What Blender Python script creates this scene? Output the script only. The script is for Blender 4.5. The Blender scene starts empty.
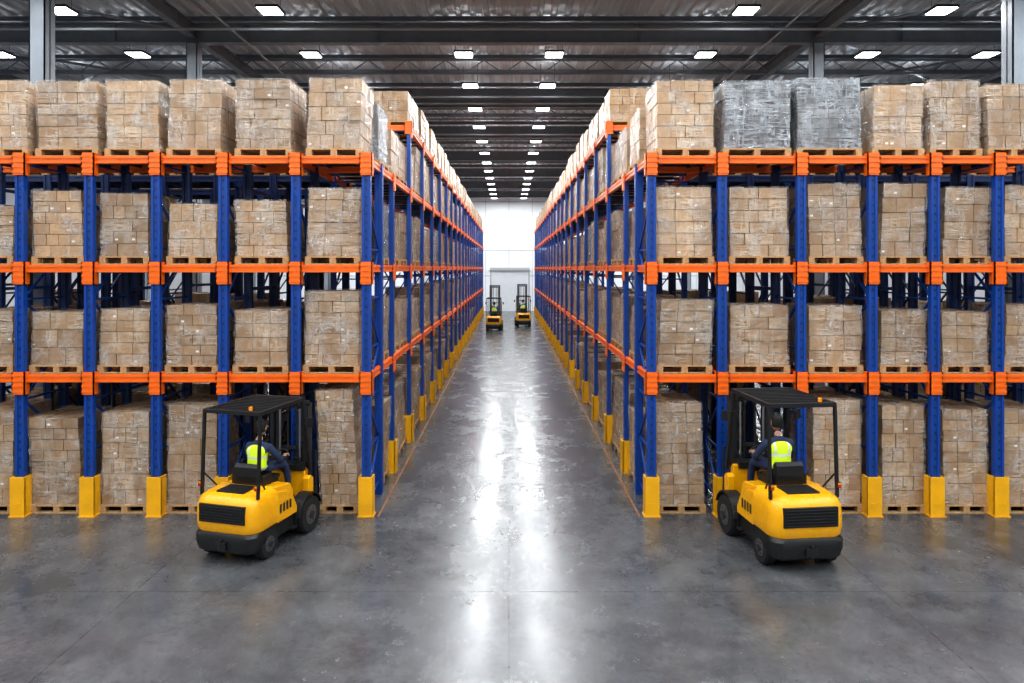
import bpy, math, random
from mathutils import Vector, Matrix, noise
R = random.Random(7)
scene = bpy.context.scene
COL = scene.collection

# ------------------------------------------------------------------ materials
def new_mat(name, col=(.5,.5,.5), rough=.5, metal=0.0, coat=0.0):
    m = bpy.data.materials.new(name); m.use_nodes = True
    b = m.node_tree.nodes['Principled BSDF']
    b.inputs['Base Color'].default_value = (*col, 1)
    b.inputs['Roughness'].default_value = rough
    b.inputs['Metallic'].default_value = metal
    b.inputs['Coat Weight'].default_value = coat
    return m
class NT:
    def __init__(s, m): s.t = m.node_tree; s.b = s.t.nodes.get('Principled BSDF')
    def n(s, typ, **kw):
        nd = s.t.nodes.new(typ)
        for k, v in kw.items(): setattr(nd, k, v)
        return nd
    def l(s, a, b): s.t.links.new(a, b)
    def ramp(s, src, stops):
        r = s.n('ShaderNodeValToRGB'); s.l(src, r.inputs[0])
        e = r.color_ramp.elements
        while len(e) < len(stops): e.new(0.5)
        for i, (p, c) in enumerate(stops):
            e[i].position = p; e[i].color = (c, c, c, 1) if isinstance(c, (int, float)) else (*c, 1)
        return r.outputs[0]
    def noise(s, vec, scale, detail=4, rough=.5, dist=0.0):
        nz = s.n('ShaderNodeTexNoise'); s.l(vec, nz.inputs['Vector'])
        nz.inputs['Scale'].default_value = scale; nz.inputs['Detail'].default_value = detail
        nz.inputs['Roughness'].default_value = rough; nz.inputs['Distortion'].default_value = dist
        return nz.outputs['Fac']
    def mapping(s, vec, sc, rot=(0,0,0)):
        mp = s.n('ShaderNodeMapping'); s.l(vec, mp.inputs['Vector'])
        mp.inputs['Scale'].default_value = sc; mp.inputs['Rotation'].default_value = rot
        return mp.outputs[0]
    def mix(s, fac, a, b):
        mx = s.n('ShaderNodeMix', data_type='RGBA')
        for inp, v in ((mx.inputs[0], fac), (mx.inputs[6], a), (mx.inputs[7], b)):
            if isinstance(v, (int, float)): inp.default_value = v
            elif isinstance(v, tuple): inp.default_value = (*v, 1)
            else: s.l(v, inp)
        return mx.outputs[2]
    def math(s, op, a, b=None):
        m = s.n('ShaderNodeMath', operation=op)
        for i, v in enumerate((a, b)):
            if v is None: continue
            if isinstance(v, (int, float)): m.inputs[i].default_value = v
            else: s.l(v, m.inputs[i])
        return m.outputs[0]
    def bump(s, h, strength=.3, dist=.02):
        bp = s.n('ShaderNodeBump'); s.l(h, bp.inputs['Height'])
        bp.inputs['Strength'].default_value = strength; bp.inputs['Distance'].default_value = dist
        s.l(bp.outputs[0], s.b.inputs['Normal'])

def painted(name, col, rough=.38, wear=.25):
    m = new_mat(name, col, rough); t = NT(m)
    tc = t.n('ShaderNodeTexCoord').outputs['Object']
    nz = t.noise(tc, 3.0, 6, .65)
    f = t.ramp(nz, [(.35, 0.0), (.75, 1.0)])
    dark = tuple(c*(1-wear) for c in col)
    t.l(t.mix(f, col, dark), t.b.inputs['Base Color'])
    t.l(t.ramp(nz, [(.3, rough-.08), (.7, rough+.15)]), t.b.inputs['Roughness'])
    return m

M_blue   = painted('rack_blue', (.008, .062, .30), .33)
M_blue_shaded  = painted('rack_blue_shaded', (.005, .026, .105), .40)  # rack blue darkened, paints the shade of the rack interior
M_orange = painted('rack_orange', (.90, .165, .012), .36, .2)
M_guard  = painted('guard_yellow', (.86, .43, .008), .4, .2)
M_yel    = painted('forklift_yellow', (.84, .40, .006), .25, .12)
M_black  = painted('black_plastic', (.012, .012, .013), .45, .2)
M_dark   = painted('dark_metal', (.025, .027, .03), .38, .2)
M_steel  = new_mat('bright_steel', (.45,.45,.46), .3, .9)
M_rubber = painted('tyre_rubber', (.014,.014,.015), .75, .3)
M_hub    = new_mat('hub_grey', (.12,.12,.125), .4, .4)
M_red    = new_mat('tail_lamp_red', (.5,.02,.01), .2)
M_amber  = new_mat('beacon_amber', (.8,.25,.01), .2)
M_skin   = new_mat('skin', (.42,.24,.16), .5)
M_hair   = new_mat('hair', (.012,.010,.009), .6)
M_beamst = painted('roof_steel', (.15,.17,.195), .5, .2)
M_pipe   = painted('pipe_grey', (.22,.24,.26), .5, .15)
M_colst  = painted('column_grey', (.24,.27,.305), .45, .15)
M_label  = new_mat('carton_label', (.72,.71,.68), .4)
M_wood   = new_mat('pallet_wood', (.40,.26,.13), .75)
t = NT(M_wood); tc = t.n('ShaderNodeTexCoord').outputs['Object']
g = t.noise(t.mapping(tc, (12,3,14)), 2.0, 6, .6)
t.l(t.mix(t.ramp(g,[(.3,0.),(.7,1.)]), (.56,.36,.18), (.30,.17,.075)), t.b.inputs['Base Color'])

def film_fac(t, v):
    def ridge(sc, rot, scale, lo, hi, k=12.0):
        a = t.noise(t.mapping(v, sc, rot), scale, 3, .5, .3)
        r = t.math('SUBTRACT', 1.0, t.math('MULTIPLY', t.math('ABSOLUTE', t.math('SUBTRACT', a, .5)), k))
        return t.ramp(r, [(lo,0.),(hi,1.)])
    r1 = ridge((.7,.7,7.0), (.10,.08,0), 1.7, .1, .95)
    r2 = ridge((5.0,5.0,.8), (.2,-.18,0), 1.5, .2, .98)
    r3 = ridge((1.2,1.2,4.0), (-.6,.55,.0), 2.0, .3, 1.0)
    patch = t.ramp(t.noise(t.mapping(v,(1.5,1.5,1)), 2.0, 3, .5), [(.42,.06),(.64,1.)])
    m = t.math('MAXIMUM', t.math('MAXIMUM', r1, r2), r3)
    return t.math('MULTIPLY', m, patch), patch
def obj_vec(t, k=37.0):
    tc = t.n('ShaderNodeTexCoord').outputs['Object']
    oi = t.n('ShaderNodeObjectInfo').outputs['Random']
    cx = t.n('ShaderNodeCombineXYZ'); off = t.math('MULTIPLY', oi, k)
    t.l(off, cx.inputs[0]); t.l(off, cx.inputs[1]); t.l(off, cx.inputs[2])
    va = t.n('ShaderNodeVectorMath', operation='ADD'); t.l(tc, va.inputs[0]); t.l(cx.outputs[0], va.inputs[1])
    return va.outputs[0], oi
def carton_mat(name, c1, c2, wrap_glint, amt):
    m = new_mat(name, c1, .6); t = NT(m)
    v, oi = obj_vec(t)
    at = t.n('ShaderNodeAttribute', attribute_name='tint').outputs['Fac']
    base = t.mix(at, c1, c2)
    fib = t.noise(t.mapping(v, (5,5,5)), 3, 6, .65)
    base = t.mix(t.ramp(fib, [(.42, 0.), (.72, .6)]), base, tuple(c*.42 for c in c1))
    st, patch = film_fac(t, v)
    base = t.mix(t.math('MULTIPLY', st, amt), base, wrap_glint)  # whitish highlights of the wrap painted into the carton colour
    hv = t.n('ShaderNodeHueSaturation'); t.l(base, hv.inputs['Color'])
    val = t.math('ADD', t.math('MULTIPLY', oi, .36), .74); t.l(val, hv.inputs['Value'])
    t.l(hv.outputs[0], t.b.inputs['Base Color'])
    t.l(t.ramp(patch, [(.1,.48),(.9,.22)]), t.b.inputs['Roughness'])
    t.bump(st, .5, .018)
    return m
M_cart  = carton_mat('wrapped_cardboard', (.49,.305,.158), (.265,.153,.073), (.86,.80,.70), .36)
M_cartg = carton_mat('heavy_wrapped_cardboard', (.13,.115,.10), (.07,.063,.055), (.66,.68,.70), .85)

def film_mat(name, amt, base, col):
    m = bpy.data.materials.new(name); m.use_nodes = True
    t = NT(m); nt = m.node_tree
    out = nt.nodes['Material Output']; b = nt.nodes['Principled BSDF']
    b.inputs['Base Color'].default_value = (*col,1); b.inputs['Roughness'].default_value = .15
    b.inputs['Specular IOR Level'].default_value = 1.0
    tr = t.n('ShaderNodeBsdfTransparent'); mx = t.n('ShaderNodeMixShader')
    v, oi = obj_vec(t, 91.0)
    st, patch = film_fac(t, v)
    f = t.math('ADD', t.math('MULTIPLY', st, amt), base)
    t.bump(t.math('ADD', st, t.noise(v, 5, 3, .5)), .9, .035)
    t.l(f, mx.inputs[0]); t.l(tr.outputs[0], mx.inputs[1]); t.l(b.outputs[0], mx.inputs[2])
    t.l(mx.outputs[0], out.inputs['Surface'])
    return m
M_film  = film_mat('stretch_film', .42, .035, (.84,.80,.74))
M_filmg = film_mat('heavy_stretch_film', .75, .16, (.50,.53,.56))

# floor
M_floor = new_mat('polished_concrete', (.1,.1,.1), .2); t = NT(M_floor)
tc = t.n('ShaderNodeTexCoord').outputs['Object']
n1 = t.noise(tc, .30, 8, .65); n2 = t.noise(tc, 1.3, 8, .72); n3 = t.noise(tc, 12, 6, .7)
n4 = t.noise(t.mapping(tc,(.9,.6,1)), 1.1, 8, .75)
c = t.mix(t.ramp(n1,[(.35,0.),(.65,1.)]), (.040,.042,.045), (.092,.096,.102))
c = t.mix(t.ramp(n2,[(.42,0.),(.68,.7)]), c, (.155,.158,.163))
c = t.mix(t.ramp(n3,[(.48,0.),(.74,.55)]), c, (.024,.025,.027))
br = t.n('ShaderNodeTexBrick'); t.l(tc, br.inputs['Vector'])
br.offset = 0; br.inputs['Scale'].default_value = 1; br.inputs['Brick Width'].default_value = 5.1
br.inputs['Row Height'].default_value = 3.1; br.inputs['Mortar Size'].default_value = .010; br.inputs['Mortar Smooth'].default_value=.3
c = t.mix(t.math('MULTIPLY', br.outputs['Fac'], .5), c, (.02,.02,.021))
t.l(c, t.b.inputs['Base Color'])
rr = t.math('ADD', t.ramp(n4,[(.34,.13),(.66,.28)]), t.math('MULTIPLY', n3, .09))
t.l(rr, t.b.inputs['Roughness'])
t.b.inputs['Specular IOR Level'].default_value = .8
t.bump(t.math('ADD', n2, t.math('MULTIPLY', n3, .3)), .05, .02)

M_line = painted('floor_line_orange', (.35,.13,.03), .5, .5)
M_wall = new_mat('white_panel', (.80,.82,.83), .5); t = NT(M_wall)
tc = t.n('ShaderNodeTexCoord').outputs['Object']
t.l(t.mix(t.ramp(t.noise(tc,.6,4),[(.3,0.),(.7,1.)]), (.84,.87,.90), (.76,.79,.82)), t.b.inputs['Base Color'])
M_trim = new_mat('panel_joint', (.42,.44,.46), .5)
M_door = painted('roller_door', (.74,.78,.82), .45, .08)
M_gwall = painted('grey_wall', (.50,.51,.53), .6, .1)
M_deck = new_mat('roof_deck', (.5,.5,.5), .5); t = NT(M_deck)
tc = t.n('ShaderNodeTexCoord').outputs['Object']
t.l(t.mix(t.ramp(t.noise(t.mapping(tc,(1,.2,1)),.8,5),[(.3,0.),(.7,1.)]), (.50,.535,.58), (.34,.37,.405)), t.b.inputs['Base Color'])
def emis(name, s):
    m = bpy.data.materials.new(name); m.use_nodes = True
    b = m.node_tree.nodes['Principled BSDF']; b.inputs['Emission Color'].default_value=(.93,.97,1,1); b.inputs['Emission Strength'].default_value=s
    return m
M_em = emis('led_diffuser', 14); M_ceil_glow = emis('added_ceiling_glow', 38)  # second emitter is an added glow that lifts the ceiling

# ------------------------------------------------------------------ mesh builder
class MB:
    def __init__(s): s.v=[]; s.f=[]; s.m=[]; s.t=[]
    def add(s, vs, fs, m=0, t=0.0):
        o=len(s.v); s.v += [tuple(x) for x in vs]
        for f in fs: s.f.append(tuple(i+o for i in f)); s.m.append(m); s.t.append(t)
    def box(s,x0,y0,z0,x1,y1,z1,m=0,t=0.0):
        if x0>x1:x0,x1=x1,x0
        if y0>y1:y0,y1=y1,y0
        s.add([(x0,y0,z0),(x1,y0,z0),(x1,y1,z0),(x0,y1,z0),(x0,y0,z1),(x1,y0,z1),(x1,y1,z1),(x0,y1,z1)],
              [(3,2,1,0),(4,5,6,7),(0,1,5,4),(1,2,6,5),(2,3,7,6),(3,0,4,7)],m,t)
    def bar(s,p,q,w,h,m=0,up=(0,0,1)):
        p=Vector(p);q=Vector(q);d=(q-p).normalized();u=Vector(up)
        if abs(d.dot(u))>.98:u=Vector((0,1,0))
        a=d.cross(u).normalized()*w/2;b=a.cross(d).normalized()*h/2
        vs=[p-a-b,p+a-b,p+a+b,p-a+b,q-a-b,q+a-b,q+a+b,q-a+b]
        s.add(vs,[(0,1,2,3),(7,6,5,4),(4,5,1,0),(5,6,2,1),(6,7,3,2),(7,4,0,3)],m)
    def cyl(s,p,q,r,n=16,m=0,r2=None):
        p=Vector(p);q=Vector(q);d=(q-p).normalized();u=Vector((0,0,1)) if abs(d.z)<.9 else Vector((0,1,0))
        a=d.cross(u).normalized();b=d.cross(a).normalized();r2=r if r2 is None else r2
        vs=[];
        for i in range(n):
            k=2*math.pi*i/n;vs.append(p+(a*math.cos(k)+b*math.sin(k))*r)
        for i in range(n):
            k=2*math.pi*i/n;vs.append(q+(a*math.cos(k)+b*math.sin(k))*r2)
        fs=[(i,(i+1)%n,n+(i+1)%n,n+i) for i in range(n)]+[tuple(range(n-1,-1,-1)),tuple(range(n,2*n))]
        s.add(vs,fs,m)
    def prism(s,prof,x0,x1,m=0):   # prof: (y,z)
        n=len(prof);vs=[(x0,y,z) for y,z in prof]+[(x1,y,z) for y,z in prof]
        fs=[(i,(i+1)%n,n+(i+1)%n,n+i) for i in range(n)]+[tuple(range(n-1,-1,-1)),tuple(range(n,2*n))]
        s.add(vs,fs,m)
    def loft(s,secs,m=0):
        n=len(secs[0]);vs=[p for q in secs for p in q];fs=[]
        for k in range(len(secs)-1):
            for i in range(n):
                j=(i+1)%n;fs.append((k*n+i,k*n+j,(k+1)*n+j,(k+1)*n+i))
        fs.append(tuple(range(n-1,-1,-1)));o=(len(secs)-1)*n;fs.append(tuple(range(o,o+n)))
        s.add(vs,fs,m)
    def torus(s,c,nrm,R_,r,m=0,N=28,n=8):
        c=Vector(c);d=Vector(nrm).normalized();a=d.orthogonal().normalized();b=d.cross(a);vs=[];fs=[]
        for i in range(N):
            k=2*math.pi*i/N;e=a*math.cos(k)+b*math.sin(k)
            for j in range(n):
                l=2*math.pi*j/n;vs.append(c+e*(R_+r*math.cos(l))+d*r*math.sin(l))
        for i in range(N):
            for j in range(n):
                fs.append((i*n+j,((i+1)%N)*n+j,((i+1)%N)*n+(j+1)%n,i*n+(j+1)%n))
        s.add(vs,fs,m)
    def ball(s,c,r,m=0,n=10,fn=None):
        c=Vector(c);vs=[];fs=[];N=n*2
        if not hasattr(r,'__len__'): r=(r,r,r)
        for i in range(n+1):
            th=math.pi*i/n
            for j in range(N):
                ph=2*math.pi*j/N
                p=Vector((math.sin(th)*math.cos(ph),math.sin(th)*math.sin(ph),math.cos(th)))
                p=Vector((p.x*r[0],p.y*r[1],p.z*r[2]))
                if fn:p=fn(p)
                vs.append(c+p)
        for i in range(n):
            for j in range(N):
                fs.append((i*N+j,(i+1)*N+j,(i+1)*N+(j+1)%N,i*N+(j+1)%N))
        s.add(vs,fs,m)
    def mesh(s,name,mats,tint=False,smooth=False,auto=0):
        me=bpy.data.meshes.new(name);me.from_pydata(s.v,[],s.f);me.update()
        for m in mats:me.materials.append(m)
        me.polygons.foreach_set('material_index',s.m)
        if tint:
            a=me.attributes.new('tint','FLOAT','FACE');a.data.foreach_set('value',s.t)
        if smooth or auto: me.polygons.foreach_set('use_smooth',[True]*len(s.f))
        if auto: me.set_sharp_from_angle(angle=math.radians(auto))
        return me
    def obj(s,name,mats,parent=None,bevel=0,smooth=False,tint=False,seg=2):
        return link(s.mesh(name,mats,tint,smooth),name,parent,bevel,seg)
def link(me,name,parent=None,bevel=0,seg=2):
    o=bpy.data.objects.new(name,me);COL.objects.link(o)
    if parent:o.parent=parent
    if bevel:
        b=o.modifiers.new('bevel','BEVEL');b.width=bevel;b.segments=seg;b.limit_method='ANGLE';b.angle_limit=math.radians(40)
        b.harden_normals=True
    return o
def empty(name,loc=(0,0,0),rz=0,sc=1):
    e=bpy.data.objects.new(name,None);COL.objects.link(e);e.location=loc;e.rotation_euler=(0,0,rz);e.scale=(sc,)*3
    e.empty_display_size=.3;return e

# ------------------------------------------------------------------ room shell
XW,YF,YB,H = 30.0,-14.0,70.0,12.3
mb=MB();mb.box(-XW,YF,-.2,XW,YB,0);mb.obj('floor',[M_floor])
mb=MB();mb.box(-XW-.3,YF,-.2,-XW,YB,H+.3);mb.obj('wall_left',[M_gwall])
mb=MB();mb.box(XW,YF,-.2,XW+.3,YB,H+.3);mb.obj('wall_right',[M_gwall])
mb=MB();mb.box(-XW,YF-.3,-.2,XW,YF,H+.3);mb.obj('wall_front',[M_gwall])
mb=MB();mb.box(-XW,YB,-.2,XW,YB+.3,H+.3)
for k in range(-12,13):
    mb.box(k*2.4-.02,YB-.02,0,k*2.4+.02,YB,H,1)
for z in (3.6,6.2,8.8,11.2): mb.box(-XW,YB-.03,z-.03,XW,YB,z+.03,1)
mb.obj('wall_back',[M_wall,M_trim])
for i,x in enumerate((-7.2,0.1,7.2)):
    mb=MB();hw=1.9
    for k in range(16): mb.box(x-hw,YB-.12-(k%2)*.02,k*.26,x+hw,YB-.03,k*.26+.25,0)
    mb.box(x-hw-.12,YB-.2,0,x-hw,YB-.03,4.2,1);mb.box(x+hw,YB-.2,0,x+hw+.12,YB-.03,4.2,1);mb.box(x-hw-.12,YB-.35,4.16,x+hw+.12,YB-.03,4.45,1)
    mb.obj('door_%d'%(i+1),[M_door,M_trim])
# corrugated roof deck
mb=MB();pitch=.42;n=int(2*XW/pitch);prof=[]
for i in range(n+1):
    x=-XW+i*pitch;prof+=[(x,H),(x+.20,H),(x+.25,H-.07),(x+.37,H-.07)]
for i in range(len(prof)-1):
    a,b_=prof[i],prof[i+1]
    mb.add([(a[0],YF,a[1]),(b_[0],YF,b_[1]),(b_[0],YB,b_[1]),(a[0],YB,a[1])],[(0,1,2,3)])
mb.box(-XW,YF,H+.1,XW,YB,H+.3)
mb.obj('ceiling',[M_deck])
E=.06
mb=MB();y=YF+1
while y<YB-1:
    mb.box(-XW+E,y-.02,H-.22,XW-E,y+.02,H-.08);mb.box(-XW+E,y-.06,H-.235,XW-E,y+.06,H-.22);y+=1.9
mb.obj('roof_purlins',[M_beamst])
def ibeam_x(mb,y,z0,z1,w=.28):
    mb.box(-XW+E,y-.02,z0,XW-E,y+.02,z1);mb.box(-XW+E,y-w/2,z0-.03,XW-E,y+w/2,z0);mb.box(-XW+E,y-w/2,z1,XW-E,y+w/2,z1+.03)
def ibeam_y(mb,x,z0,z1,w=.24):
    mb.box(x-.02,YF+E,z0,x+.02,YB-E,z1);mb.box(x-w/2,YF+E,z0-.03,x+w/2,YB-E,z0);mb.box(x-w/2,YF+E,z1,x+w/2,YB-E,z1+.03)
FR=[13.3-7.6*3+7.6*i for i in range(11)]
FR=[y for y in FR if YF<y<YB-1]
for y in FR:
    mb=MB();ibeam_x(mb,y,11.30,11.85)
    for x in range(-28,29,4): mb.box(x-.01,y-.13,11.30,x+.01,y+.13,11.85)
    mb.obj('roof_main_beam',[M_beamst])
mb=MB()
for x in (-19.2,-9.64,9.42,19.2): ibeam_y(mb,x,11.45,11.80)
mb.obj('roof_girders',[M_beamst])
mb=MB()
for i in range(len(FR)-1):
    y0,y1=FR[i],FR[i+1];ym=(y0+y1)/2
    mb.box(-XW+E,ym-.05,11.90,XW-E,ym+.05,11.96);mb.box(-XW+E,ym-.05,11.42,XW-E,ym+.05,11.48)
    xx=-29.6;up_=True
    while xx<29.0:
        mb.bar((xx,ym,11.45 if up_ else 11.93),(xx+.7,ym,11.93 if up_ else 11.45),.03,.03);xx+=.7;up_=not up_
    for xa,xb in ((-19.2,-9.64),(9.42,19.2)):
        mb.cyl((xa,y0,11.6),(xb,y1,11.6),.045,8);mb.cyl((xb,y0,11.6),(xa,y1,11.6),.045,8)
mb.obj('roof_trusses',[M_beamst])
mb=MB()
for x in (-25,-16.8,-7.9,7.8,17.0,25): mb.cyl((x,YF+.5,11.20),(x,YB-.5,11.20),.03,8)
for y in (19.2,26.8,34.4): mb.cyl((-XW+.5,y,11.13),(XW-.5,y,11.13),.04,8)
mb.obj('sprinkler_pipes',[M_pipe])
def column(x,y,z1=11.25,w=.34):
    mb=MB();mb.box(x-w/2,y-w/2,0,x-w/2+.03,y+w/2,z1);mb.box(x+w/2-.03,y-w/2,0,x+w/2,y+w/2,z1);mb.box(x-w/2,y-.02,0,x+w/2,y+.02,z1)
    mb.box(x-w/2,y-w/2,0,x+w/2,y-w/2+.025,z1)
    mb.box(x-.3,y-.3,0,x+.3,y+.3,.03)
    mb.obj('steel_column',[M_colst])
column(-11.35,16.6,H-.1,.38);column(12.3,16.6,H-.1,.38)
for y in (20.9,36.1,51.3):
    column(-9.64,y);column(9.42,y);column(-19.2,y);column(19.2,y)

# lights: LED high bays (wide diffuser below, added glow plate on top to brighten the roof)
mb=MB();mb.box(-.30,-.28,.03,.30,.28,.10,0);mb.box(-.27,-.25,.012,.27,.25,.03,1);mb.box(-.25,-.10,.10,.25,.10,.104,2)
for dx in (-.27,.27): mb.cyl((dx,0,.1),(dx,0,.85),.008,6,0)
me_fix=mb.mesh('high_bay_light',[M_dark,M_em,M_ceil_glow])
ys=[18.15-3.75*7+3.75*i for i in range(21)]
ys=[y for y in ys if YF+1<y<YB-1]
LP=132
ld=bpy.data.lights.new('lamp','AREA');ld.shape='RECTANGLE';ld.size=.52;ld.size_y=.48;ld.energy=LP;ld.color=(.945,.975,1)
for y in ys:
    for x in (-21.5,-16.3,-11.9,-6.35,-1.45,1.45,6.3,11.5,15.3,21.5):
        if abs(x)<2 and 16<y<19: continue
        o=link(me_fix,'high_bay_light');o.location=(x,y,11.22)
        l=bpy.data.objects.new('lamp',ld);COL.objects.link(l);l.parent=o;l.location=(0,0,0)

# ------------------------------------------------------------------ racks
D0=12.2;BP=2.56;LV=[2.44,4.40,6.34];L4=7.96;NB=21;PO=-.08
LX=[-12.4,-11.2,-9.95,-8.71,-7.48,-6.29,-5.09,-3.80,-2.54]
RX=[2.54,3.80,5.21,6.48,7.59,8.73,9.95,11.2,12.4]
def post(mb,x,y,z1,facey=True,w=.155,d=.09):
    if facey:
        mb.box(x-w/2,y-d/2,0,x+w/2,y+d/2,z1)
        mb.box(x-w/2,y-d/2-.016,0,x-w/2+.045,y-d/2,z1);mb.box(x+w/2-.045,y-d/2-.016,0,x+w/2,y-d/2,z1)
    else:
        d=.075
        mb.box(x-d/2,y-w/2,0,x+d/2,y+w/2,z1)
        s=-1 if x>0 else 1
        xf=x+s*d/2
        mb.box(xf,y-w/2,0,xf+s*.016,y-w/2+.045,z1);mb.box(xf,y+w/2-.045,0,xf+s*.016,y+w/2,z1)
def slots(mb,x,y,z1):
    z=.85
    while z<z1-.1:
        mb.box(x-.016,y-.052,z,x+.016,y-.0455,z+.045);z+=.15
def beam_x(mb,x0,x1,y,z):
    mb.box(x0,y-.03,z-.07,x1,y+.03,z+.07);mb.box(x0,y-.045,z-.065,x1,y-.03,z-.03);mb.box(x0,y-.045,z+.02,x1,y-.03,z+.06)
def beam_y(mb,y0,y1,x,z):
    mb.box(x-.03,y0,z-.07,x+.03,y1,z+.07)
    for s in (-1,1):
        mb.box(x+s*.03,y0,z-.065,x+s*.045,y1,z-.03);mb.box(x+s*.03,y0,z+.02,x+s*.045,y1,z+.06)
def plate_f(mb,x,y,z,w=.225,h=.40):
    mb.box(x-w/2,y-.09,z-h/2,x+w/2,y-.065,z+h/2)
    for k in (-.09,-.03,.03,.09): mb.box(x-w/2*.9,y-.10,z+k*1.6-.02,x+w/2*.9,y-.09,z+k*1.6+.02)
    mb.box(x-w/2,y-.09,z-h/2,x-w/2+.02,y+.05,z+h/2);mb.box(x+w/2-.02,y-.09,z-h/2,x+w/2,y+.05,z+h/2)
def plate_s(mb,x,y,z,s,w=.22,h=.36):
    mb.box(x+s*.055,y-w/2,z-h/2,x+s*.078,y+w/2,z+h/2)
    for k in (-.09,0,.09): mb.box(x+s*.078,y-w/2*.9,z+k*1.4-.02,x+s*.088,y+w/2*.9,z+k*1.4+.02)
def frame(mb,xa,ya,xb,yb,z1,w=.035,st=.9):
    z=.25;up=True
    while z+st<z1:
        mb.bar((xa,ya,z),(xb,yb,z),w,w)
        if up: mb.bar((xa,ya,z),(xb,yb,z+st),w,w)
        else: mb.bar((xb,yb,z),(xa,ya,z+st),w,w)
        up=not up;z+=st
    mb.bar((xa,ya,z1-.15),(xb,yb,z1-.15),w,w)
def guard(mb,x,y,w=.25,d=.20,h=.70):
    mb.box(x-w/2,y-d/2-.02,0,x+w/2,y-d/2+.02,h)
    mb.box(x-w/2,y-d/2,0,x-w/2+.03,y+d/2,h);mb.box(x+w/2-.03,y-d/2,0,x+w/2,y+d/2,h)
    mb.box(x-w/2-.02,y-d/2-.035,0,x+w/2+.02,y+d/2,.02)
    mb.box(x-w/2+.07,y-d/2-.03,h*.3,x-w/2+.10,y-d/2-.02,h*.34);mb.box(x+w/2-.10,y-d/2-.03,h*.3,x+w/2-.07,y-d/2-.02,h*.34)
def guard_s(mb,x,y,s,w=.24,d=.20,h=.70):
    xf=x+s*d/2
    mb.box(xf-.02,y-w/2,0,xf+.02,y+w/2,h)
    mb.box(x-s*d/2,y-w/2,0,xf,y-w/2+.03,h);mb.box(x-s*d/2,y+w/2-.03,0,xf,y+w/2,h)
RDP=1.15
for side,XS in ((-1,LX),(1,RX)):
    root=empty('pallet_rack')
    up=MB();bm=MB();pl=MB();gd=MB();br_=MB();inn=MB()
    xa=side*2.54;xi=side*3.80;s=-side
    for row in range(3):
        y=D0+row*BP
        for x in XS:
            ztop=6.42
            if not (row>0 and abs(x)<4):
                post(up if row==0 else inn,x,y,ztop)
            if not (row>0 and abs(x)<3):
                post(up if (abs(x)<3) else inn,x,y+RDP,ztop)
                frame(br_ if row==0 else inn,x,y+.05,x,y+RDP-.05,ztop)
            if row==0:
                slots(inn,x,y,ztop)
                for z in LV: plate_f(pl,x,y,z+PO)
                guard(gd,x,y)
        for i in range(len(XS)-1):
            ais=abs(XS[i]+XS[i+1])/2<3.7
            for z in LV:
                if row==0:
                    beam_x(bm,XS[i]+.08,XS[i+1]-.08,y,z);beam_x(bm,XS[i]+.08,XS[i+1]-.08,y+RDP,z)
                elif not ais:
                    beam_x(inn,XS[i]+.08,XS[i+1]-.08,y,z);beam_x(inn,XS[i]+.08,XS[i+1]-.08,y+RDP,z)
                if not ais or row==0:
                    for fx in (.25,.75):
                        xx=XS[i]+(XS[i+1]-XS[i])*fx
                        inn.box(xx-.03,y+.04,z+.02,xx+.03,y+RDP-.04,z+.069)
            if row<2 and i%2==0 and not ais:
                for z in LV: inn.bar((XS[i],y+RDP,z-.4),(XS[i],y+BP,z-.4),.06,.06)
        if row==1:
            for i in range(len(XS)-1):
                for z0,z1 in ((2.6,4.3),(4.55,6.3)):
                    inn.bar((XS[i],y+RDP+.06,z0),(XS[i+1],y+RDP+.06,z1),.05,.02)
    # aisle run
    for i in range(NB+1):
        y=D0+i*BP;zt=6.42 if i<2 else 8.04
        lv=LV if i<2 else LV+[L4]
        if i>=1:
            post(up,xa,y,zt,False);
            if i!=2: post(up,xi,y,zt,False)
            else: post(up,xi,y,zt,True)
            frame(br_,xa+side*.05,y,xi-side*.05,y,zt,.028,1.96)
            guard_s(gd,xa,y,s)
            for z in lv: plate_s(pl,xa,y,z+PO,s)
        if i==2:
            beam_x(bm,min(xa,xi)+.085,max(xa,xi)-.085,y,L4)
            plate_f(pl,xa,y,L4,.2,.25);plate_f(pl,xi,y,L4,.2,.25)
        if i<NB:
            for z in (LV if i<2 else LV+[L4]):
                beam_y(bm,y+.085,y+BP-.085,xa,z);beam_y(bm,y+.085,y+BP-.085,xi,z)
                for k in (.3,.9,1.65,2.25): inn.box(min(xa,xi)+.04,y+k-.03,z+.02,max(xa,xi)-.04,y+k+.03,z+.069)
    for z in LV: plate_s(pl,xa,D0,z+PO,s,.16)
    up.obj('uprights',[M_blue],root);br_.obj('frame_bracing',[M_blue],root)
    inn.obj('inner_frames',[M_blue_shaded],root)
    bm.obj('beams',[M_orange],root);pl.obj('connector_plates',[M_orange],root)
    gd.obj('post_protectors',[M_guard],root)
    ln=MB();ln.box(side*2.30,D0-.1,.001,side*2.335,D0+BP*NB,.006);ln.obj('aisle_floor_line',[M_line])

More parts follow.
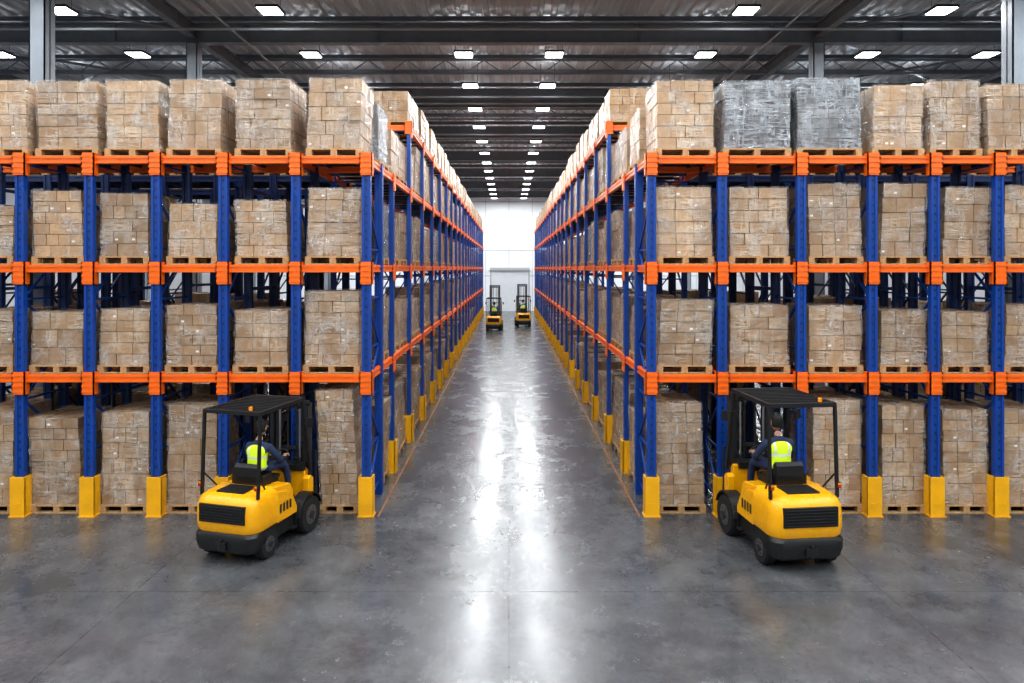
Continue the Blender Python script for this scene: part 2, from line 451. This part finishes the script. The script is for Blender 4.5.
# ------------------------------------------------------------------ pallet loads
def load_mesh(w,d,h,heavy=False,seed=0,film=True):
    r=random.Random(seed);mb=MB();ph=.15
    for x in (-w/2,-.055,w/2-.11):
        for y in (-d/2,-.06,d/2-.12): mb.box(x,y,.022,x+.11,y+.12,.105,1)
        mb.box(x,-d/2,.105,x+.11,d/2,.125,1)
    k=7
    for i in range(k):
        y=-d/2+i*(d-.1)/(k-1);mb.box(-w/2,y,.125,w/2,y+.1,ph,1)
    for i in range(3):
        y=-d/2+i*(d-.1)/2;mb.box(-w/2,y,0,w/2,y+.1,.022,1)
    hh=h-ph;bh=r.choice((.19,.21,.24,.28));nl=max(3,round(hh/bh));lh=hh/nl
    lean=(r.uniform(-.010,.010),r.uniform(-.008,.008))
    inset=.03;brick=r.random()<.4;A=r.choice((3,3,4));B=r.choice((3,4))
    t0=r.uniform(0,.45)
    for L in range(nl):
        a,b_=(A,B)
        if brick and L%2: a,b_=(A+1,B-1) if A==3 else (A-1,B)
        z0=ph+L*lh+.002;z1=z0+lh-.009
        ox=lean[0]*L+r.uniform(-.008,.008);oy=lean[1]*L+r.uniform(-.006,.006)
        if w<.6:a=max(2,a-1)
        for i in range(a):
            for j in range(b_):
                if 0<i<a-1 and 0<j<b_-1 and L<nl-1: continue
                x0=-w/2+inset+(w-2*inset)*i/a;x1=-w/2+inset+(w-2*inset)*(i+1)/a
                y0=-d/2+inset+(d-2*inset)*j/b_;y1=-d/2+inset+(d-2*inset)*(j+1)/b_
                jx=r.uniform(-.005,.005);jy=r.uniform(-.007,.007);g=.0045
                dz=r.uniform(-.012,.003) if L==nl-1 else 0
                X0,X1,Y0,Y1=x0+g+ox+jx,x1-g+ox+jx,y0+g+oy+jy,y1-g+oy+jy
                mb.box(X0,Y0,z0,X1,Y1,z1+dz,0,min(1,t0+r.random()*.6))
                if r.random()<.10 and not heavy:
                    lw,lhh=.055,.035;lx=X0+.02 if r.random()<.6 else X1-.02-lw;lz=z0+lh*.25
                    if j==0: mb.box(lx,Y0-.0012,lz,lx+lw,Y0,lz+lhh,3)
                    if j==b_-1: mb.box(lx,Y1,lz,lx+lw,Y1+.0012,lz+lhh,3)
                    ly=Y0+.02
                    if i==0: mb.box(X0-.0012,ly,lz,X0,ly+lw,lz+lhh,3)
                    if i==a-1: mb.box(X1,ly,lz,X1+.0012,ly+lw,lz+lhh,3)
    if film:
        nz=nl*3;per=[];N=14
        for i in range(N): per.append((-1+2*i/N,-1))
        for i in range(N): per.append((1,-1+2*i/N))
        for i in range(N): per.append((1-2*i/N,1))
        for i in range(N): per.append((-1,1-2*i/N))
        P=len(per);vs=[];fs=[]
        for k in range(nz+2):
            top=(k==nz+1);z=.12+(h-.11)*min(k,nz)/nz+(.012 if top else 0)
            for (px,py) in per:
                q=Vector((px*2+seed*3.1,py*2,z*5));nn=noise.noise(q)*.010+noise.noise(q*3.3)*.006
                e=.008+nn;L=(z-ph)/lh
                cx,cy=lean[0]*max(L,0),lean[1]*max(L,0)
                rx=(w/2-inset+.012+e);ry=(d/2-inset+.012+e)
                if top:rx-=.09;ry-=.09
                cc=1-.012*(abs(px)*abs(py))**6
                vs.append((px*rx*cc+cx,py*ry*cc+cy,z))
        for k in range(nz+1):
            for i in range(P):
                j=(i+1)%P;fs.append((k*P+i,k*P+j,(k+1)*P+j,(k+1)*P+i))
        mb.add(vs,fs,2)
    return mb.mesh('pallet_load',[M_cartg if heavy else M_cart,M_wood,M_filmg if heavy else M_film,M_label],tint=True)
SC=55.6
front={ # level: list of (x0,x1,top)
 3:[(-26,29,80),(36,99,81),(105,160,80),(167,222,79),(235,292,79),(306,362,78),
    (656,716,80),(723,791,81),(797,862,78),(872,924,84),(930,982,80),(988,1040,83)],
 2:[(-30,14,205),(32,84,190),(100,150,193),(167,218,203),(235,289,200),(305,360,188),
    (657,714,186),(729,790,187),(808,863,183),(880,926,183),(942,990,187),(1004,1055,185)],
 1:[(-30,14,310),(30,84,312),(98,150,309),(165,218,305),(233,289,310),(303,360,291),
    (657,712,300),(729,790,305),(808,863,306),(880,927,310),(942,990,312),(1004,1055,305)],
 0:[(-30,14,410),(31,83,417),(100,150,412),(166,218,405),(320,360,390),
    (657,706,403),(812,863,400),(881,926,405),(943,990,410),(1004,1055,410)]}
sd=1
for lv,lst in front.items():
    zb=0 if lv==0 else LV[lv-1]+.071
    for (x0,x1,tp) in lst:
        w=(x1-x0)/SC;cx=((x0+x1)/2-509)/SC;h=4.41+(268-tp)/SC-zb
        heavy=(lv==3 and 720<x0<800) ;sd+=1
        o=link(load_mesh(w,1.08,h,heavy,sd),'pallet_load')
        o.location=(cx,D0+.60,zb);o.rotation_euler=(0,0,R.uniform(-.012,.012))
hs=[R.uniform(1.0,1.34) for k in range(9)]
var=[load_mesh(1.06,1.06,hs[k],k==7,100+k) for k in range(9)]
varN=[load_mesh(1.06,1.06,hs[k],False,100+k,False) for k in range(9)]
hf_=[R.uniform(1.45,1.75) for k in range(4)]
varF=[load_mesh(1.06,1.06,hf_[k],False,200+k) for k in range(4)]
varFN=[load_mesh(1.06,1.06,hf_[k],False,200+k,False) for k in range(4)]
varT=[load_mesh(1.06,1.04,R.uniform(.86,1.12),False,300+k,False) for k in range(5)]
for side in (-1,1):
    for i in range(NB):
        lvs=[0]+LV+([L4] if i>=2 else [])
        for li,z in enumerate(lvs):
            for k in range(2):
                if i==0 and k==0: continue
                if R.random()<.035 and li<4 and i>3: continue
                me=R.choice((varF if i<5 else varFN) if li==0 else (varT if li==4 else (var if i<5 else varN)))
                o=link(me,'pallet_load')
                o.location=(side*3.09,D0+i*BP+(.69 if k==0 else 1.86)+R.uniform(-.02,.02),0 if z==0 else z+.071)
                o.rotation_euler=(0,0,R.uniform(-.012,.012)+(math.pi if R.random()<.5 else 0))
    XS=LX if side<0 else RX
    for row,pr in ((1,.30),(2,.9)):
        for i in range(len(XS)-1):
            if (side<0 and i==len(XS)-2) or (side>0 and i==0): continue
            for z in [0]+LV:
                if z<LV[2] and R.random()>pr: continue  # top level always filled: loads added to block ceiling light from the interior
                o=link(R.choice(varFN if z==0 else varN),'pallet_load')
                cx=(XS[i]+XS[i+1])/2
                if XS[i+1]-XS[i]<1.25: o.scale=(.9,1,1)
                o.location=(cx,D0+row*BP+.6,0 if z==0 else z+.071);
                if z==0: o.scale[0]*=.94
# ------------------------------------------------------------------ forklift
def outline(w,y0,y1,rr,z,n=10):
    pts=[(w,y1,z)]
    for i in range(n+1):
        a=math.pi/2*i/n;pts.append((w-rr+rr*math.cos(a),y0+rr-rr*math.sin(a),z))
    for i in range(n+1):
        a=math.pi/2*i/n;pts.append((-w+rr-rr*math.sin(a),y0+rr-rr*math.cos(a),z))
    pts.append((-w,y1,z));return pts[::-1]
def build_forklift_meshes(mast_h):
    parts={}
    mb=MB()
    mb.loft([outline(.49,.06,.62,.18,.44),outline(.525,.02,.62,.20,.46),outline(.545,-.01,.62,.20,.52),outline(.552,-.02,.62,.20,.62),outline(.552,-.02,.62,.20,.78),outline(.545,-.01,.62,.20,.87),outline(.53,.01,.62,.20,.94),outline(.50,.05,.62,.18,.995),outline(.45,.11,.61,.15,1.03),outline(.40,.17,.60,.12,1.04)])
    mb.prism([(.58,.46),(1.14,.46),(1.14,.62),(1.10,.86),(1.02,.98),(.58,1.03)],-.50,.50)
    for s in (-1,1):
        x0,x1=(.40*s,.545*s)
        mb.prism([(.60,.46),(1.16,.46),(1.16,.56),(1.06,.74),(.88,.90),(.60,.96)],min(x0,x1),max(x0,x1))
        x0,x1=(.38*s,.50*s)
        mb.prism([(1.58,.52),(1.74,.52),(1.74,.86),(1.66,.92),(1.58,.88)],min(x0,x1),max(x0,x1))
    mb.prism([(1.62,.52),(1.72,.52),(1.72,.98),(1.66,1.06),(1.60,1.04)],-.40,.40)
    parts['body_cowl']=(mb.mesh('body_cowl',[M_yel],auto=32),.018)
    mb=MB()
    mb.loft([outline(.46,.08,.30,.14,.15),outline(.53,.0,.30,.19,.20),outline(.555,-.03,.30,.19,.32),outline(.555,-.03,.30,.19,.43),outline(.53,.0,.30,.18,.48)])
    mb.box(-.36,.2,.20,.36,1.75,.50);mb.box(-.50,.62,.22,.50,1.16,.48);mb.box(-.52,1.12,.30,.52,1.18,.50)
    mb.box(-.50,1.14,.46,.50,1.62,.52)
    for s in (-1,1):
        mb.box(s*.38,.16,.38,s*.54,.62,.48)
        mb.box(s*.40,1.00,.22,s*.56,1.14,.25);mb.box(s*.40,1.12,.24,s*.54,1.15,.5)
        for k in range(4): mb.box(s*.544,.66+k*.09,.60,s*.552,.71+k*.09,.74)
        fx0,fx1=(.38*s,.60*s);pr=[]
        for i in range(9):
            a=math.pi*(.10+.86*i/8);pr.append((1.50+.365*math.cos(a),.31+.365*math.sin(a)))
        for i in range(8,-1,-1):
            a=math.pi*(.10+.86*i/8);pr.append((1.50+.340*math.cos(a),.31+.340*math.sin(a)))
        mb.prism(pr,min(fx0,fx1),max(fx0,fx1))
    mb.box(-.40,-.035,.64,.40,.02,.91)
    for k in range(6): mb.box(-.38,-.05,.655+k*.042,.38,-.03,.673+k*.042)
    mb.box(-.09,-.07,.25,.09,.02,.36);mb.cyl((0,-.06,.22),(0,-.06,.40),.02,10)
    mb.box(-.24,.16,1.03,.24,.5,1.06)
    parts['chassis']=(mb.mesh('chassis',[M_black],auto=32),.008)
    mb=MB()
    def wheel(x,y,r,w,s):
        a,b_=x-w/2,x+w/2
        mb.cyl((a+.02,y,r),(b_-.02,y,r),r,32,0);mb.cyl((a,y,r),(b_,y,r),r*.92,32,0)
        xo=b_ if s>0 else a
        mb.cyl((xo-s*.01,y,r),(xo+s*.004,y,r),r*.52,24,1);mb.cyl((xo,y,r),(xo+s*.025,y,r),r*.2,14,2)
        for k in range(6):
            an=k*math.pi/3;mb.cyl((xo,y+r*.36*math.cos(an),r+r*.36*math.sin(an)),(xo+s*.014,y+r*.36*math.cos(an),r+r*.36*math.sin(an)),.012,6,2)
    for s in (-1,1):
        wheel(s*.46,.40,.225,.17,s);wheel(s*.495,1.50,.305,.21,s)
    parts['wheels']=(mb.mesh('wheels',[M_rubber,M_hub,M_dark],auto=32),0)
    mb=MB();zt=2.27
    for s in (-1,1):
        mb.bar((s*.50,.16,.98),(s*.50,.22,zt),.040,.05);mb.bar((s*.48,1.68,.98),(s*.47,1.42,zt),.045,.06)
        mb.bar((s*.495,.20,zt),(s*.475,1.48,zt),.05,.06)
        mb.cyl((s*.50,1.55,1.35),(s*.50,1.50,1.75),.012,8)
        mb.cyl((s*.49,.20,1.30),(s*.44,.42,1.05),.014,8)
    mb.bar((-.51,.21,zt),(.51,.21,zt),.05,.06);mb.bar((-.49,1.46,zt),(.49,1.46,zt),.05,.06)
    for k in range(11):
        y=.32+k*.111;mb.bar((-.48,y,zt+.005),(.48,y,zt+.005),.020,.04)
    mb.cyl((0.3,.26,zt+.03),(.3,.26,zt+.09),.030,14,1)
    for s in (-1,1):
        mb.box(s*.50-.03,.10,1.12,s*.50+.03,.15,1.20,0);mb.box(s*.50-.024,.092,1.125,s*.50+.024,.102,1.155,2);mb.box(s*.50-.024,.092,1.165,s*.50+.024,.102,1.195,1)
        mb.box(s*.30-.05,1.49,zt-.14,s*.30+.05,1.55,zt-.03,0)
        mb.bar((s*.46,1.42,1.95),(s*.62,1.45,1.92),.015,.015);mb.box(s*.57,1.44,1.80,s*.66,1.46,1.96,0)
    parts['overhead_guard']=(mb.mesh('overhead_guard',[M_black,M_amber,M_red]),.006)
    mb=MB()
    mb.box(-.25,.58,.98,.25,1.06,1.04);mb.box(-.24,.62,1.03,.24,1.12,1.085)
    mb.prism([(.56,1.04),(.70,1.08),(.66,1.22),(.65,1.32),(.60,1.37),(.54,1.32),(.53,1.18)],-.21,.21)
    for s in (-1,1): mb.box(s*.25,.60,1.03,s*.29,.84,1.18)
    mb.bar((0,1.64,.95),(0,1.45,1.23),.07,.07);mb.torus((0,1.445,1.25),(0,-.55,.83),.17,.015)
    for a in (0,2.1,4.2):
        d=Vector((0,-.55,.83)).normalized();u=Vector((1,0,0));v=d.cross(u);p=Vector((0,1.445,1.25));mb.bar(p,p+(u*math.cos(a)+v*math.sin(a))*.17,.02,.012)
    for k in range(3): mb.cyl((.22+.05*k,1.60,1.0),(.22+.05*k,1.54,1.22),.008,8);mb.ball((.22+.05*k,1.54,1.23),.018,0,6)
    mb.box(-.32,1.56,1.0,.40,1.66,1.10)
    parts['seat_and_controls']=(mb.mesh('seat_and_controls',[M_black]),.02)
    mb=MB();zt=mast_h
    for s in (-1,1):
        mb.box(s*.31,1.76,.07,s*.38,1.89,zt,0);mb.box(s*.24,1.80,.10,s*.295,1.91,zt-.06,0)
        mb.cyl((s*.20,1.79,.15),(s*.20,1.79,zt*.55),.032,12,0);mb.cyl((s*.20,1.79,zt*.55),(s*.20,1.79,zt-.1),.02,12,1)
        mb.bar((s*.09,1.87,.45),(s*.09,1.87,zt-.15),.035,.012,0);mb.cyl((s*.09-.015,1.87,zt-.14),(s*.09+.015,1.87,zt-.14),.05,14,0)
        fx=s*.27
        mb.box(fx-.055,1.985,.055,fx+.055,2.025,.62,1);mb.prism([(1.985,.05),(2.70,.05),(2.72,.06),(2.025,.09),(1.985,.09)],fx-.055,fx+.055,1)
        mb.bar((s*.30,1.62,.42),(s*.30,1.80,.60),.05,.05,0)
    for z in (.30,1.0,zt-.03): mb.box(-.38,1.76,z,.38,1.80,z+.09,0)
    mb.box(-.295,1.90,zt-.12,.295,1.91,zt-.05,0);mb.box(-.295,1.86,zt*.6,.295,1.91,zt*.6+.06,0)
    mb.box(-.42,1.93,.20,.42,1.985,.30,0);mb.box(-.42,1.93,.52,.42,1.985,.62,0)
    for s in (-1,1): mb.box(s*.22,1.91,.18,s*.27,1.96,.66,0)
    mb.box(-.42,1.94,1.22,.42,1.97,1.26,0)
    for k in range(7): x=-.41+k*.82/6;mb.box(x-.012,1.94,.6,x+.012,1.97,1.24,0)
    parts['mast_and_forks']=(mb.mesh('mast_and_forks',[M_dark,M_steel]),0)
    return parts
FK=build_forklift_meshes(2.12);FKT=build_forklift_meshes(3.1)

# ---- driver (seated)
def skin_obj(name,chains,mats,sub=2):
    verts=[];edges=[];rad=[];roots=[]
    for pts,eds in chains:
        o=len(verts);roots.append(o)
        for co,r in pts:
            verts.append(co);rad.append(r if hasattr(r,'__len__') else (r,r))
        edges+=[(a+o,b_+o) for a,b_ in eds]
    me=bpy.data.meshes.new(name);me.from_pydata(verts,edges,[]);me.update()
    ob=bpy.data.objects.new(name,me);COL.objects.link(ob)
    sk=ob.modifiers.new('skin','SKIN');sk.use_smooth_shade=True;sk.branch_smoothing=.4
    dat=me.skin_vertices[0].data
    for i,r in enumerate(rad): dat[i].radius=r;dat[i].use_root=(i in roots)
    ss=ob.modifiers.new('sub','SUBSURF');ss.levels=sub;ss.render_levels=sub
    for m in mats:me.materials.append(m)
    return ob
def z_mat(name):
    m=new_mat(name,(.02,.03,.06),.8);t=NT(m)
    tc=t.n('ShaderNodeTexCoord').outputs['Object'];sp=t.n('ShaderNodeSeparateXYZ');t.l(tc,sp.inputs[0])
    isneck=t.math('GREATER_THAN',sp.outputs[2],1.605)
    isshoe=t.math('LESS_THAN',sp.outputs[2],.64)
    c=t.mix(isneck,(.020,.035,.085),(.42,.24,.16));c=t.mix(isshoe,c,(.012,.010,.009))
    t.l(c,t.b.inputs['Base Color']);t.bump(t.noise(tc,14,4),.4,.01);return m
M_cloth=z_mat('navy_workwear')
M_vest=new_mat('hi_vis_vest',(.55,.95,.03),.6);t=NT(M_vest)
tc=t.n('ShaderNodeTexCoord').outputs['Object'];sp=t.n('ShaderNodeSeparateXYZ');t.l(tc,sp.inputs[0])
def band(c0,hw,src): return t.math('LESS_THAN',t.math('ABSOLUTE',t.math('SUBTRACT',src,c0)),hw)
bz=t.math('MAXIMUM',band(1.19,.020,sp.outputs[2]),band(1.36,.016,sp.outputs[2]))
bx=t.math('MULTIPLY',band(.10,.014,t.math('ABSOLUTE',sp.outputs[0])),t.math('GREATER_THAN',sp.outputs[2],1.36))
t.l(t.mix(t.math('MAXIMUM',bz,bx),(.66,.92,.015),(.62,.64,.62)),t.b.inputs['Base Color'])
t.bump(t.noise(tc,12,4),.4,.01)
def build_driver():
    objs=[]
    pts=[((0,.80,1.16),(.155,.12)),((0,.79,1.32),(.15,.105)),((0,.81,1.47),(.165,.10)),((0,.83,1.58),(.06,.06)),((0,.86,1.67),(.05,.055))]
    ed=[(0,1),(1,2),(2,3),(3,4)]
    for s in (-1,1):
        o=len(pts)
        pts+=[((s*.175,.82,1.515),.066),((s*.245,.90,1.38),.052),((s*.275,.99,1.265),.046),((s*.20,1.13,1.25),.038),((s*.165,1.215,1.255),.028)]
        ed+=[(2,o),(o,o+1),(o+1,o+2),(o+2,o+3),(o+3,o+4)]
        o=len(pts)
        pts+=[((s*.10,.86,1.175),.095),((s*.14,1.05,1.175),.082),((s*.17,1.25,1.13),.062),((s*.17,1.33,.92),.056),((s*.165,1.36,.66),.042),((s*.17,1.38,.575),.042),((s*.18,1.48,.56),.035)]
        ed+=[(0,o),(o,o+1),(o+1,o+2),(o+2,o+3),(o+3,o+4),(o+4,o+5),(o+5,o+6)]
    objs.append(skin_obj('body',[(pts,ed)],[M_cloth]))
    vp=[((0,.80,1.13),(.172,.138)),((0,.79,1.24),(.172,.13)),((0,.79,1.36),(.178,.130)),((0,.81,1.48),(.186,.126)),((0,.825,1.555),(.115,.088)),
        ((-.155,.82,1.525),(.084,.088)),((.155,.82,1.525),(.084,.088))]
    objs.append(skin_obj('hi_vis_vest',[(vp,[(0,1),(1,2),(2,3),(3,4),(3,5),(3,6)])],[M_vest]))
    ch=[]
    for s in (-1,1):
        w=Vector((s*.165,1.215,1.255));p=Vector((s*.155,1.30,1.262))
        ch.append(([(w,.025),((w+p)/2,(.036,.020)),(p,(.038,.018))],[(0,1),(1,2)]))
        for k in range(4):
            bx=s*(.125+.021*k);L=(.85,.97,1.0,.82)[k]
            b0=Vector((bx,1.295,1.268))
            ch.append(([(b0,.0095),(b0+Vector((0,.034*L,.010)),.009),(b0+Vector((0,.056*L,-.012)),.0085),(b0+Vector((0,.048*L,-.036)),.0075)],[(0,1),(1,2),(2,3)]))
        tb=Vector((s*.128,1.255,1.25))
        ch.append(([(tb,.012),(tb+Vector((-s*.022,.030,-.006)),.010),(tb+Vector((-s*.020,.055,-.014)),.0085)],[(0,1),(1,2)]))
    objs.append(skin_obj('hands',ch,[M_skin]))
    mb=MB()
    def hf(p):
        z=p.z/.125
        if z<0: p.x*=1-.32*(-z)**1.4; p.y=p.y*(1-.18*(-z)) +.012*(-z)
        if p.y>.07 and abs(p.x)<.03 and -.35<z<.12:
            p.y+=.022*(1-abs(p.x)/.03)*(1-abs(z+.18)/.3 if abs(z+.18)<.3 else 0)
        if p.y>.06 and abs(z-.06)<.12 and .012<abs(p.x)<.05: p.y-=.006
        return p
    C=Vector((0,.885,1.775))
    mb.ball(C,(.078,.098,.125),0,18,hf)
    for s in (-1,1):
        mb.ball(C+Vector((s*.030,.083,.006)),.012,2,8);mb.ball(C+Vector((s*.030,.093,.006)),.005,1,6)
        mb.ball(C+Vector((s*.080,-.004,-.008)),(.010,.020,.032),0,8)
        mb.box(C.x+s*.017,C.y+.088,C.z+.028,C.x+s*.045,C.y+.096,C.z+.034,1)
    mb.ball(C+Vector((0,.088,-.062)),(.026,.008,.007),3,8)
    def hair(p):
        z=p.z/.136
        if p.y>.0:
            lim=.30+.15*(p.y/.1)
            if z<lim: p.z=max(p.z,.136*lim*.98);p.y*=.93;p.x*=.97
        elif z<-.45: p.z=-.45*.136; p.x*=.9;p.y*=.92
        return p
    mb.ball(C+Vector((0,-.006,.004)),(.086,.106,.136),1,18,hair)
    h=mb.obj('head',[M_skin,M_hair,new_mat('eye_white',(.8,.8,.78),.3),new_mat('lips',(.35,.12,.10),.5)],None,0,True)
    objs.append(h)
    return objs
drv_src=build_driver()
def place_forklift(loc,rz,sc,tall=False,zs=1.0):
    e=empty('forklift',loc,rz,sc);e.scale[2]*=zs
    for n,(me,bv) in (FKT if tall else FK).items(): link(me,n,e,bv)
    d=empty('forklift_driver',(loc[0],loc[1],loc[2]-.05*sc*zs),rz,sc*1.08);d.scale[2]*=zs
    for o in drv_src:
        c=o.copy();COL.objects.link(c);c.name=o.name;c.parent=d
place_forklift((-4.25,10.14,0),math.radians(-15),.98)
place_forklift((4.35,9.86,0),math.radians(6),1.03,zs=1.02)
place_forklift((-1.08,47.6,0),math.radians(-2),1.0,True)
place_forklift((1.12,51.0,0),math.radians(3),1.0,True)
for o in drv_src: bpy.data.objects.remove(o)

# ------------------------------------------------------------------ camera / world / view
cam=bpy.data.cameras.new('camera');co=bpy.data.objects.new('camera',cam);COL.objects.link(co)
cam.lens=24;cam.sensor_width=36;cam.shift_x=.003;cam.shift_y=-73.5/1024;cam.clip_end=300
co.location=(0,0,4.41);co.rotation_euler=(math.pi/2,0,0);scene.camera=co
w=bpy.data.worlds.new('world');scene.world=w;w.use_nodes=True
w.node_tree.nodes['Background'].inputs[0].default_value=(.5,.55,.6,1);w.node_tree.nodes['Background'].inputs[1].default_value=.3
scene.view_settings.view_transform='Standard'
try: scene.view_settings.look='Medium High Contrast'
except Exception as ex: print('look',ex)
scene.view_settings.exposure=0.02
